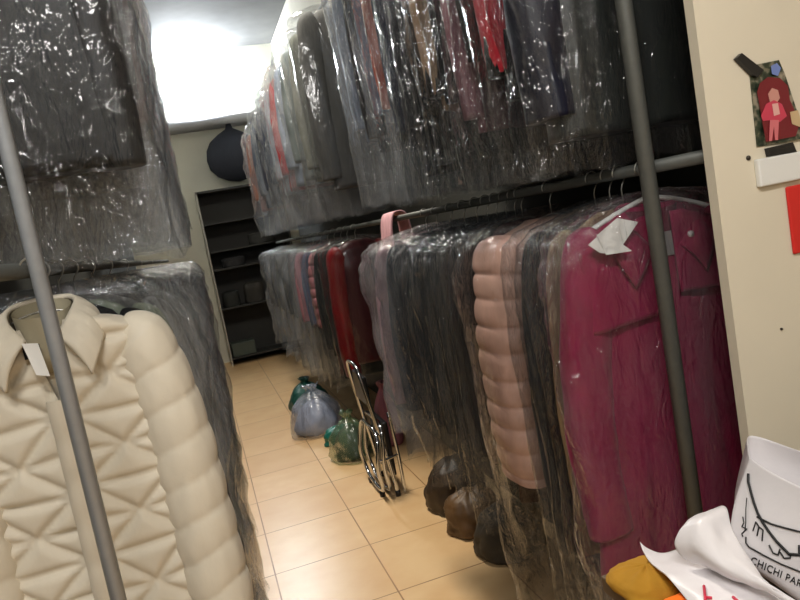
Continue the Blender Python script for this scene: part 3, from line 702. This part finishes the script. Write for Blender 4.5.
# ------------------------------------------------------------------ folded chrome chair and the bags on the floor
def chair():
    t = empty('folding_chair', (0.775, 3.56, 0), 'folded chrome tube chair standing on the floor under the coats', 'chair')
    def loop(pts, r, name, mat=M['chrome']): return MB().tube(smooth_path(pts, 5), r, 10).obj(name, mat, t)
    # folded flat, edge on to the aisle: closed rounded tube frames side by side
    for x0, x1, zt, nm in ((-0.095, -0.075, 0.36, 'seat_frame'), (-0.060, -0.045, 0.40, 'leg_frame')):
        loop([(x0, 0.0, 0.03), (x0+.002, -0.12, 0.035), (x0, -0.18, 0.07), (x0-.012, -0.20, 0.18), (lerp(x0, x1, .6), -0.19, zt-0.05), (x1, -0.13, zt), (x1, 0.0, zt+.004), (x1, 0.13, zt), (lerp(x0, x1, .6), 0.19, zt-.05), (x0-.012, 0.20, 0.18), (x0, 0.18, 0.07), (x0+.002, 0.12, 0.035), (x0, 0, 0.03)], 0.011, nm)
    loop([(-0.02, -0.17, 0.012), (-0.035, -0.165, 0.2), (-0.075, -0.15, 0.50), (-0.095, -0.13, 0.66), (-0.10, -0.08, 0.72), (-0.10, 0.08, 0.72), (-0.095, 0.13, 0.66), (-0.075, 0.15, 0.50), (-0.035, 0.165, 0.2), (-0.02, 0.17, 0.012)], 0.011, 'back_frame')
    o = MB().box(-0.030, 0.0, -0.15, 0.15, 0.10, 0.40).obj('seat', M['black_plastic'], t); bevel(o, 0.01)
    o = MB().box(-0.085, -0.062, -0.13, 0.13, 0.50, 0.66).obj('backrest', M['black_plastic'], t); bevel(o, 0.008)
    loop([(-0.10, -0.20, 0.22), (-0.05, -0.20, 0.22), (0.02, -0.17, 0.22)], 0.007, 'crossbar')
    loop([(0.02, -0.17, 0.012), (0.02, -0.17, 0.22), (0.01, -0.16, 0.45)], 0.010, 'rear_leg')
    for yy in (-0.12, 0.12): MB().tube([(-0.093, yy, 0.0), (-0.093, yy, 0.03)], 0.015, 12).obj('rubber_foot', M['black_plastic'], t)
    for yy in (-0.17, 0.17): MB().tube([(-0.02, yy, 0.0), (-0.02, yy, 0.03)], 0.014, 12).obj('rubber_foot', M['black_plastic'], t)
chair()
def blob_bag(name, cat, label, loc, sx, sy, sz, mat, seed, knot=True, content=None, rz=0, pts=40):
    t = empty(name, loc, label, cat, None, rz)
    lv = [0.0, 0.012, 0.06, 0.14, 0.28, 0.45, 0.62, 0.76, 0.86, 0.92, 1.0]
    pr = [0.80, 0.93, 1.0, 1.0, 0.96, 0.88, 0.72, 0.46, 0.20, 0.16, 0.30] if knot else [0.80, 0.95, 1.0, 1.0, 1.0, 0.96, 0.9, 0.8, 0.66, 0.5, 0.25]
    LV = []; PR = []
    for i in range(len(lv)-1):
        for k in range(3): LV.append(lerp(lv[i], lv[i+1], k/3)); PR.append(lerp(pr[i], pr[i+1], k/3))
    LV.append(1.0); PR.append(pr[-1])
    def fn(z, a, i):
        c, s = math.cos(a), math.sin(a)
        q = 1+0.16*nz(c*1.3+seed, s*1.3, LV[i]*1.7)+0.12*nz(c*4+seed, s*4, LV[i]*5)*(0.3+LV[i])+0.05*nz(c*9, s*9+seed, LV[i]*11)
        return (sx*PR[i]*q*c, sy*PR[i]*q*s, sz*LV[i]*(1+(0.10*nz(c*2+seed, s*2, 3) if LV[i] > .2 else 0)))
    v, f = rings(LV, 56, fn, True, True)
    mesh_obj('bag_skin' if content else 'bag_body', v, f, mat, t)
    if content:
        v, f = rings([0.012, 0.05, 0.12, 0.2, 0.3, 0.4, 0.48], 30, lambda z, a, i: (sx*0.8*[0.7, .95, 1, .95, .8, .6, .25][i]*math.cos(a)*(1+.15*nz(math.cos(a)*2, seed, z*5)), sy*0.8*[0.7, .95, 1, .95, .8, .6, .25][i]*math.sin(a), z*sz*1.4), True, True)
        mesh_obj('contents', v, f, content, t)
    return t
def poly_mat(name, col, haze): return film_mat(name, haze=haze, tint=tuple(0.55+0.45*c/255 for c in col), base=tuple(srgb(*col)[:3]), rough=0.2, bump=0.8, sc=18)
blob_bag('carrier_bag', 'bag', 'translucent green plastic bag on the floor beside the folded chair', (0.70, 4.20, 0), 0.155, 0.17, 0.30, poly_mat('green_film', (150, 180, 140), 0.40), 1.1, content=cloth((74, 84, 76)))
blob_bag('carrier_bag', 'bag', 'bluish white plastic bag slumped on the floor under the red coat', (0.60, 4.95, 0), 0.20, 0.18, 0.36, poly_mat('white_film', (206, 214, 232), 0.55), 4.4, content=cloth((150, 158, 176)))
blob_bag('carrier_bag', 'bag', 'dark teal bag on the floor furthest down the aisle', (0.66, 5.75, 0), 0.17, 0.22, 0.26, simple('dark_teal_plastic', (22, 74, 66), 0.4, bump=.4, scale=20), 7.7)
blob_bag('carrier_bag', 'bag', 'flat teal bag lying between the white and the green bags', (0.72, 4.56, 0), 0.15, 0.10, 0.12, simple('teal_plastic', (24, 104, 92), 0.4, bump=.4, scale=20), 2.2, knot=False)
blob_bag('bundle', 'bundle', 'mauve pink clothes bundle in film against the folded chair', (0.97, 4.26, 0), 0.09, 0.11, 0.42, cloth((150, 96, 108)), 5.2)
blob_bag('bundle', 'bundle', 'dark brown wrapped bundle on the floor beside the folded chair', (0.98, 3.08, 0), 0.15, 0.13, 0.24, simple('brown_leather', (54, 42, 30), 0.5, bump=.3, scale=12, var=.25), 3.4, knot=False)
blob_bag('bundle', 'bundle', 'mottled tan and brown bundle on the floor, middle one of three', (0.95, 2.80, 0), 0.14, 0.12, 0.18, simple('tan_leather', (92, 68, 42), 0.5, bump=.3, scale=9, var=.4), 9.1, knot=False)
blob_bag('bundle', 'bundle', 'grey-brown bundle on the floor, nearest of the three', (1.0, 2.52, 0), 0.15, 0.13, 0.20, simple('grey_brown_cloth', (64, 58, 48), 0.7, bump=.3, scale=12, var=.25), 6.3, knot=False)

# ------------------------------------------------------------------ things on the beige wall
def wall_things():
    yw = 1.0
    def W(u, v, off=0.0): return PY(u, v, yw-off)
    # poster
    q = [W(749, 66, .002), W(779, 60, .006), W(785, 74, .006), W(806, 138, .006), W(757, 147, .002)]
    m, nt, N, L, b = mk('poster_print')
    tc = N.new('ShaderNodeTexCoord'); mp = N.new('ShaderNodeMapping')
    c0 = (q[0]+q[3])/2
    L.new(tc.outputs['Object'], mp.inputs['Vector'])
    n1 = N.new('ShaderNodeTexNoise'); n1.inputs['Scale'].default_value = 55; n1.inputs['Detail'].default_value = 3; L.new(mp.outputs[0], n1.inputs['Vector'])
    cr = N.new('ShaderNodeValToRGB'); E = cr.color_ramp; E.elements[0].position = 0.36; E.elements[0].color = srgb(22, 34, 26); E.elements[1].position = 0.66; E.elements[1].color = srgb(150, 140, 120)
    e = E.elements.new(0.5); e.color = srgb(58, 66, 50); L.new(n1.outputs['Fac'], cr.inputs[0])
    L.new(cr.outputs[0], b.inputs['Base Color']); b.inputs['Roughness'].default_value = 0.35
    t = empty('poster', c0, 'small taped poster of a person in red on the beige wall', 'poster')
    v = [p-c0 for p in q]; v += [p+Vector((0, 0.001, 0)) for p in v]
    k = 5; f = [tuple(range(k)), tuple(range(2*k-1, k-1, -1))]+[(i, i+k, (i+1) % k+k, (i+1) % k) for i in range(k)]
    mesh_obj('print', v, f, m, t, False)
    # printed figure: dress, hair, face, legs (flat ink shapes)
    def shape(pts, col, name, off):
        vv = [W(u, vv_, off)-c0 for u, vv_ in pts]; mesh_obj(name, vv, [tuple(range(len(vv)))], simple('ink_%s' % name, col, 0.4), t, False)
    shape([(757, 92), (760, 83), (768, 77), (780, 78), (788, 86), (790, 100), (800, 122), (796, 136), (766, 142), (762, 120), (760, 108)], (112, 24, 34), 'dark_red_backdrop', .0078)
    shape([(768, 94), (772, 88), (778, 90), (780, 98), (776, 104), (770, 102)], (196, 140, 128), 'face', .0084)
    shape([(766, 104), (774, 100), (782, 104), (787, 116), (780, 122), (772, 120), (763, 121), (761, 116)], (196, 60, 84), 'dress', .0088)
    shape([(772, 104), (778, 103), (780, 114), (774, 116)], (220, 168, 160), 'chest', .0092)
    shape([(770, 120), (779, 120), (778, 140), (775, 140), (774, 126), (772, 141), (769, 141)], (206, 110, 116), 'legs', .0092)
    shape([(771, 66), (777, 63), (781, 68), (778, 76), (772, 74)], (110, 130, 190), 'blue_patch', .0084)
    shape([(790, 112), (798, 110), (803, 128), (792, 124)], (196, 170, 130), 'tan_patch', .0088)
    def strip(pts, lab, off=.010):
        c = sum((W(u, v_, off) for u, v_ in pts), Vector())/len(pts)
        fr = [W(u, v_, off)-c for u, v_ in pts]; bk = [p+Vector((0, off-0.0015, 0)) for p in fr]; k = len(fr)
        o = mesh_obj('black_tape', fr+bk, [tuple(range(k)), tuple(range(2*k-1, k-1, -1))]+[(i, i+k, (i+1) % k+k, (i+1) % k) for i in range(k)], M['black_plastic'], None, False)
        o.location = c; tag(o, lab, 'tape', 'black tape on the beige wall')
    strip([(737, 58), (742, 53), (764, 70), (758, 77), (754, 75)], 'black tape strip at the top left corner of the poster')
    strip([(768, 148), (793, 142), (797, 152), (770, 156)], 'short black tape strip between poster and white trunking')
    # white trunking box running right
    a, b_ = W(758, 157), W(768, 190)
    o = MB().box(0, 0.55, -0.012, 0.0, -0.05, 0.0).obj('cable_trunking', M['white_plastic'], None, False)
    o.location = (PY(758, 158, .988).x, 1.0, PY(758, 158, .988).z-0.002); bevel(o, 0.003)
    tag(o, 'white plastic trunking box on the beige wall under the poster', 'trunking')
    c = PY(787, 188, .994)
    mb = MB(); mb.box(0, 0.16, -0.006, 0, -0.125, 0)
    o = mb.obj('red_sign', simple('red_card', (206, 36, 30), 0.5), None, False); o.location = (c.x, 1.0, c.z+0.002); bevel(o, 0.003)
    tag(o, 'bright red plate on the beige wall at the right edge', 'sign')
    for (u, v_, lab) in ((748, 158, 'dark screw in the beige wall left of the white trunking'), (781, 329, 'tiny dark screw in the beige wall below the red plate')):
        p = W(u, v_); r = 0.0045 if v_ < 200 else 0.0025
        o = MB().tube([(0, -0.004, 0), (0, -0.002, 0), (0, 0, 0)], [r*0.6, r, r], 12).obj('screw', simple('dark_screw', (60, 54, 48), 0.4, 0.6)); o.location = p
        tag(o, lab, 'screw')
wall_things()

# ------------------------------------------------------------------ table with the heap of bags
TZ = 0.76
def table():
    t = empty('side_table', (0.98, 0.72, 0), 'low table against the beige wall under the heap of white bags', 'table')
    wd = simple('table_laminate', (96, 76, 54), 0.6, var=.1, scale=6)
    o = MB().box(-0.435, 0.6, -0.26, 0.275, TZ-0.03, TZ).obj('tabletop', wd, t, False); bevel(o, .003)
    for a in (-0.39, 0.57):
        for b in (-0.23, 0.23): MB().box(a-.02, a+.02, b-.02, b+.02, 0, TZ-0.03).obj('leg', wd, t, False)
table()
def sheet(name, cat, label, pts_top, mat, thick=0.003, seed=0, amp=0.006, nu=30, nv=20, parent=None):
    """a crumpled sheet lofted between polylines (each a list of points)"""
    rows = [smooth_path(r, 8) for r in pts_top]; nu_ = len(rows[0])
    cols = [smooth_path([r[i] for r in rows], 8) for i in range(nu_)]
    nv_ = len(cols[0]); v, f = [], []
    for i in range(nu_):
        for j in range(nv_):
            p = cols[i][j]; v.append(p+Vector((nz(p.x*14+seed, p.y*14, p.z*14), nz(p.x*14, p.y*14+seed, p.z*14), nz(p.x*16, p.y*16, p.z*16+seed)))*amp + Vector((0, 0, 1))*amp*0.7*(0.35-abs(nz(p.x*22+seed, p.y*22, 3))-0.5*abs(nz(p.x*48, p.y*48+seed, 5))))
    for i in range(nu_-1):
        for j in range(nv_-1): f.append((i*nv_+j, (i+1)*nv_+j, (i+1)*nv_+j+1, i*nv_+j+1))
    o = mesh_obj(name, v, f, mat, parent); m = o.modifiers.new('thick', 'SOLIDIFY'); m.thickness = thick; m.offset = 0
    if cat: tag(o, label, cat)
    return o
M['bag_white'] = simple('white_polythene', (232, 228, 230), 0.35, 0, 0.25, 14, 0.02, 0.5)
def heap():
    # slumped mustard cloth at the table corner
    def mound(name, cat, lab, c, sx, sy, sz, mat, seed, rz=0):
        lv = [0, .15, .35, .55, .75, .9, 1.0]; pr = [1.0, 1.0, .95, .84, .66, .42, .08]
        LV, PR = [], []
        for i in range(6):
            for k in range(3): LV.append(lerp(lv[i], lv[i+1], k/3)); PR.append(lerp(pr[i], pr[i+1], k/3))
        LV.append(1); PR.append(.05)
        def fn(z, a, i):
            c_, s_ = se(a, .8); q = 1+.12*nz(c_*1.6+seed, s_*1.6, LV[i])+.06*nz(c_*5, s_*5+seed, LV[i]*5)
            return (sx*PR[i]*q*c_, sy*PR[i]*q*s_, sz*LV[i]*(1+.15*nz(c_*3+seed, s_*3, 2)))
        o = mesh_obj(name, *rings(LV, 48, fn, True, True), mat); o.location = c; o.rotation_euler = (0, 0, rz)
        return tag(o, lab, cat)
    mound('folded_cloth', 'cloth', 'mustard yellow cloth lying on the table corner before the magenta coat', (0.595, 0.930, TZ+.001), 0.062, 0.060, 0.032, cloth((176, 128, 36), 0.9), 1.0)
    mound('folded_cloth', 'cloth', 'bright orange cloth sticking out under the white bags', (0.598, 0.815, TZ+.001), 0.055, 0.050, 0.033, cloth((255, 122, 20), 0.8), 3.0)
    # white bag with red print, flattened, lowest in the heap
    rows = [[PZ(640, 543, .790), PZ(662, 553, .800), PZ(690, 545, .805), PZ(720, 540, .805)],
            [PZ(650, 560, .800), PZ(680, 570, .810), PZ(712, 572, .812), PZ(750, 575, .812)],
            [PZ(668, 578, .806), PZ(700, 592, .812), PZ(736, 598, .812), PZ(790, 606, .812)],
            [PZ(690, 604, .800), PZ(720, 618, .806), PZ(760, 628, .806), PZ(820, 636, .806)]]
    o = sheet('carrier_bag', 'bag', 'flat white bag with red print, spread at the bottom of the heap', rows, M['bag_white'], .003, 2, .004)
    red = simple('red_print', (214, 44, 74), 0.5)
    for pp in ([PZ(704, 586, .8155), PZ(706, 606, .8155)], [PZ(705, 597, .8155), PZ(712, 598, .8155)], [PZ(733, 597, .8155), PZ(741, 604, .8155)]):
        MB().tube(pp, 0.0022, 6).obj('red_letter_stroke', red, o)
    # rumpled white bag in the middle
    rows = [[PZ(702, 512, .875), PZ(722, 507, .885), PZ(730, 530, .87), PZ(752, 568, .84)],
            [PZ(686, 528, .870), PZ(708, 524, .885), PZ(724, 548, .865), PZ(770, 590, .838)],
            [PZ(678, 545, .848), PZ(704, 550, .862), PZ(738, 572, .848), PZ(795, 604, .832)],
            [PZ(688, 558, .828), PZ(718, 570, .832), PZ(758, 590, .830), PZ(812, 618, .826)],
            [PZ(712, 562, .822), PZ(736, 574, .823), PZ(770, 592, .823), PZ(818, 622, .821)]]
    sheet('carrier_bag', 'bag', 'rumpled plain white bag lying under the printed carrier bag', rows, M['bag_white'], .003, 5, .009)
    # printed carrier bag, open at the top
    t = empty('carrier_bag', Vector((.80, .78, .785)), 'open white carrier bag with black line drawing, leaning on top of the heap', 'bag')
    T = t.location.copy()
    def ring(fl, fm, fr, br, bm, bl):
        return smooth_path([fl, fm, fr, fr.lerp(br, .5)+Vector((.012, 0, 0)), br, bm, bl, bl.lerp(fl, .5)+Vector((-.006, 0, 0)), fl], 8)[:-1]
    V = Vector
    r0 = ring(PY(749, 458, .870), PY(775, 474, .815), PY(850, 506, .70), V((.905, .68, .905)), PY(800, 451, .865), PY(752, 436, .925))
    r1 = ring(PY(742, 478, .870), PY(772, 500, .810), PY(850, 540, .70), V((.905, .68, .88)), PY(800, 466, .870), PY(748, 458, .930))
    r2 = ring(PY(731, 515, .868), PY(768, 538, .800), PY(846, 582, .70), V((.90, .68, .85)), V((.870, .85, .87)), PY(744, 500, .925))
    r3 = ring(PY(729, 545, .860), PY(765, 569, .797), PY(842, 612, .70), V((.89, .68, .815)), V((.865, .84, .83)), V((.800, .91, .825)))
    r4 = ring(PY(742, 560, .850), PY(769, 580, .798), PY(840, 622, .70), V((.87, .69, .79)), V((.85, .82, .79)), V((.79, .895, .79)))
    RR = [r0, r1, r2, r3, r4]; n = len(r0); v, f = [], []; m = 33
    for i in range(m):
        tt = i/(m-1)*4; k = min(3, int(tt)); fr_ = tt-k
        for j in range(n):
            p0, p1, p2, p3 = RR[max(0, k-1)][j], RR[k][j], RR[k+1][j], RR[min(4, k+2)][j]
            q = 0.5*((2*p1)+(p2-p0)*fr_+(2*p0-5*p1+4*p2-p3)*fr_**2+(3*p1-p0-3*p2+p3)*fr_**3)
            v.append(q-T+Vector((nz(q.x*12, q.y*12, q.z*12), nz(q.x*12, 4, q.z*12), 0))*.004)
    for i in range(m-1):
        for j in range(n): f.append((i*n+j, (i+1)*n+j, (i+1)*n+(j+1) % n, i*n+(j+1) % n))
    f.append(tuple((m-1)*n+j for j in range(n))[::-1])
    body = mesh_obj('bag_body', v, f, M['bag_white'], t)
    md = body.modifiers.new('thick', 'SOLIDIFY'); md.thickness = .0012; md.offset = 0
    # the drawing is projected onto the bag's front skin
    from mathutils.bvhtree import BVHTree
    bv = BVHTree.FromPolygons([Vector(a)+T for a in v], f)
    def on(u, v_):
        d = (CF+CR*((u-400)/FPX)+CU*((300-v_)/FPX)).normalized()
        h = bv.ray_cast(Vector((0, 0, H)), d)
        if h[0] is None: return PY(u, v_, .79)-T
        nrm = h[1] if h[1].dot(d) < 0 else -h[1]
        return h[0]+nrm*.0026-T
    ink = simple('black_ink', (20, 20, 22), 0.5)
    def line(pts, r, mb):
        pp = []
        for (a, b), (c, d_) in zip(pts, pts[1:]):
            for k in range(5): pp.append(on(lerp(a, c, k/5), lerp(b, d_, k/5)))
        pp.append(on(*pts[-1])); mb.tube(pp, r, 6)
    mb = MB()
    line([(749.5, 474), (749.5, 482), (752, 492), (755, 503), (759, 514), (764, 523), (770, 532), (777, 541), (784, 548), (790, 554), (802, 555)], .0022, mb)
    line([(758, 517), (772, 524), (786, 528), (802, 532)], .0014, mb)
    line([(748, 498), (747, 510), (747, 522), (746, 531)], .0008, mb)
    mb2 = MB()
    line([(744, 517), (745, 523), (743, 527), (748, 529), (743, 534), (744, 537)], .0010, mb2)
    line([(747, 537), (747, 543), (750, 547), (766, 556), (782, 564), (802, 572)], .0012, mb2)
    line([(754, 531), (757, 522), (760, 527), (758, 536)], .0011, mb2)
    line([(760, 527), (764, 530), (763, 541)], .0011, mb2)
    line([(770, 545), (774, 553), (779, 555), (781, 549)], .0012, mb2)
    line([(781, 552), (785, 558), (791, 558), (792, 553)], .0012, mb2)
    line([(800, 545), (800, 554)], .0016, mb2)
    mb.obj('line_drawing', ink, body); mb2.obj('line_drawing', ink, body)
    # lettering along the lower edge
    cu = bpy.data.curves.new('lettering', 'FONT'); cu.body = 'CHICHI PARIS'; cu.size = 1.0; cu.resolution_u = 3; cu.space_character = 1.10; cu.offset = 0.012
    to = bpy.data.objects.new('lettering', cu); COL.objects.link(to)
    bpy.context.view_layer.update()
    dg = bpy.context.evaluated_depsgraph_get(); me = bpy.data.meshes.new_from_object(to.evaluated_get(dg))
    bpy.data.objects.remove(to)
    vs = []
    ux, uy = 51.0/5.9, 25.0/5.9                  # along the line, pixels per unit of text
    for q in me.vertices:
        u = 751.0+q.co.x*ux+q.co.y*2.6; v_ = 562.5+q.co.x*uy-q.co.y*9.5
        vs.append(on(u, v_))
    fs = [tuple(p.vertices) for p in me.polygons]
    mesh_obj('lettering', vs, fs, ink, body, False)
heap()
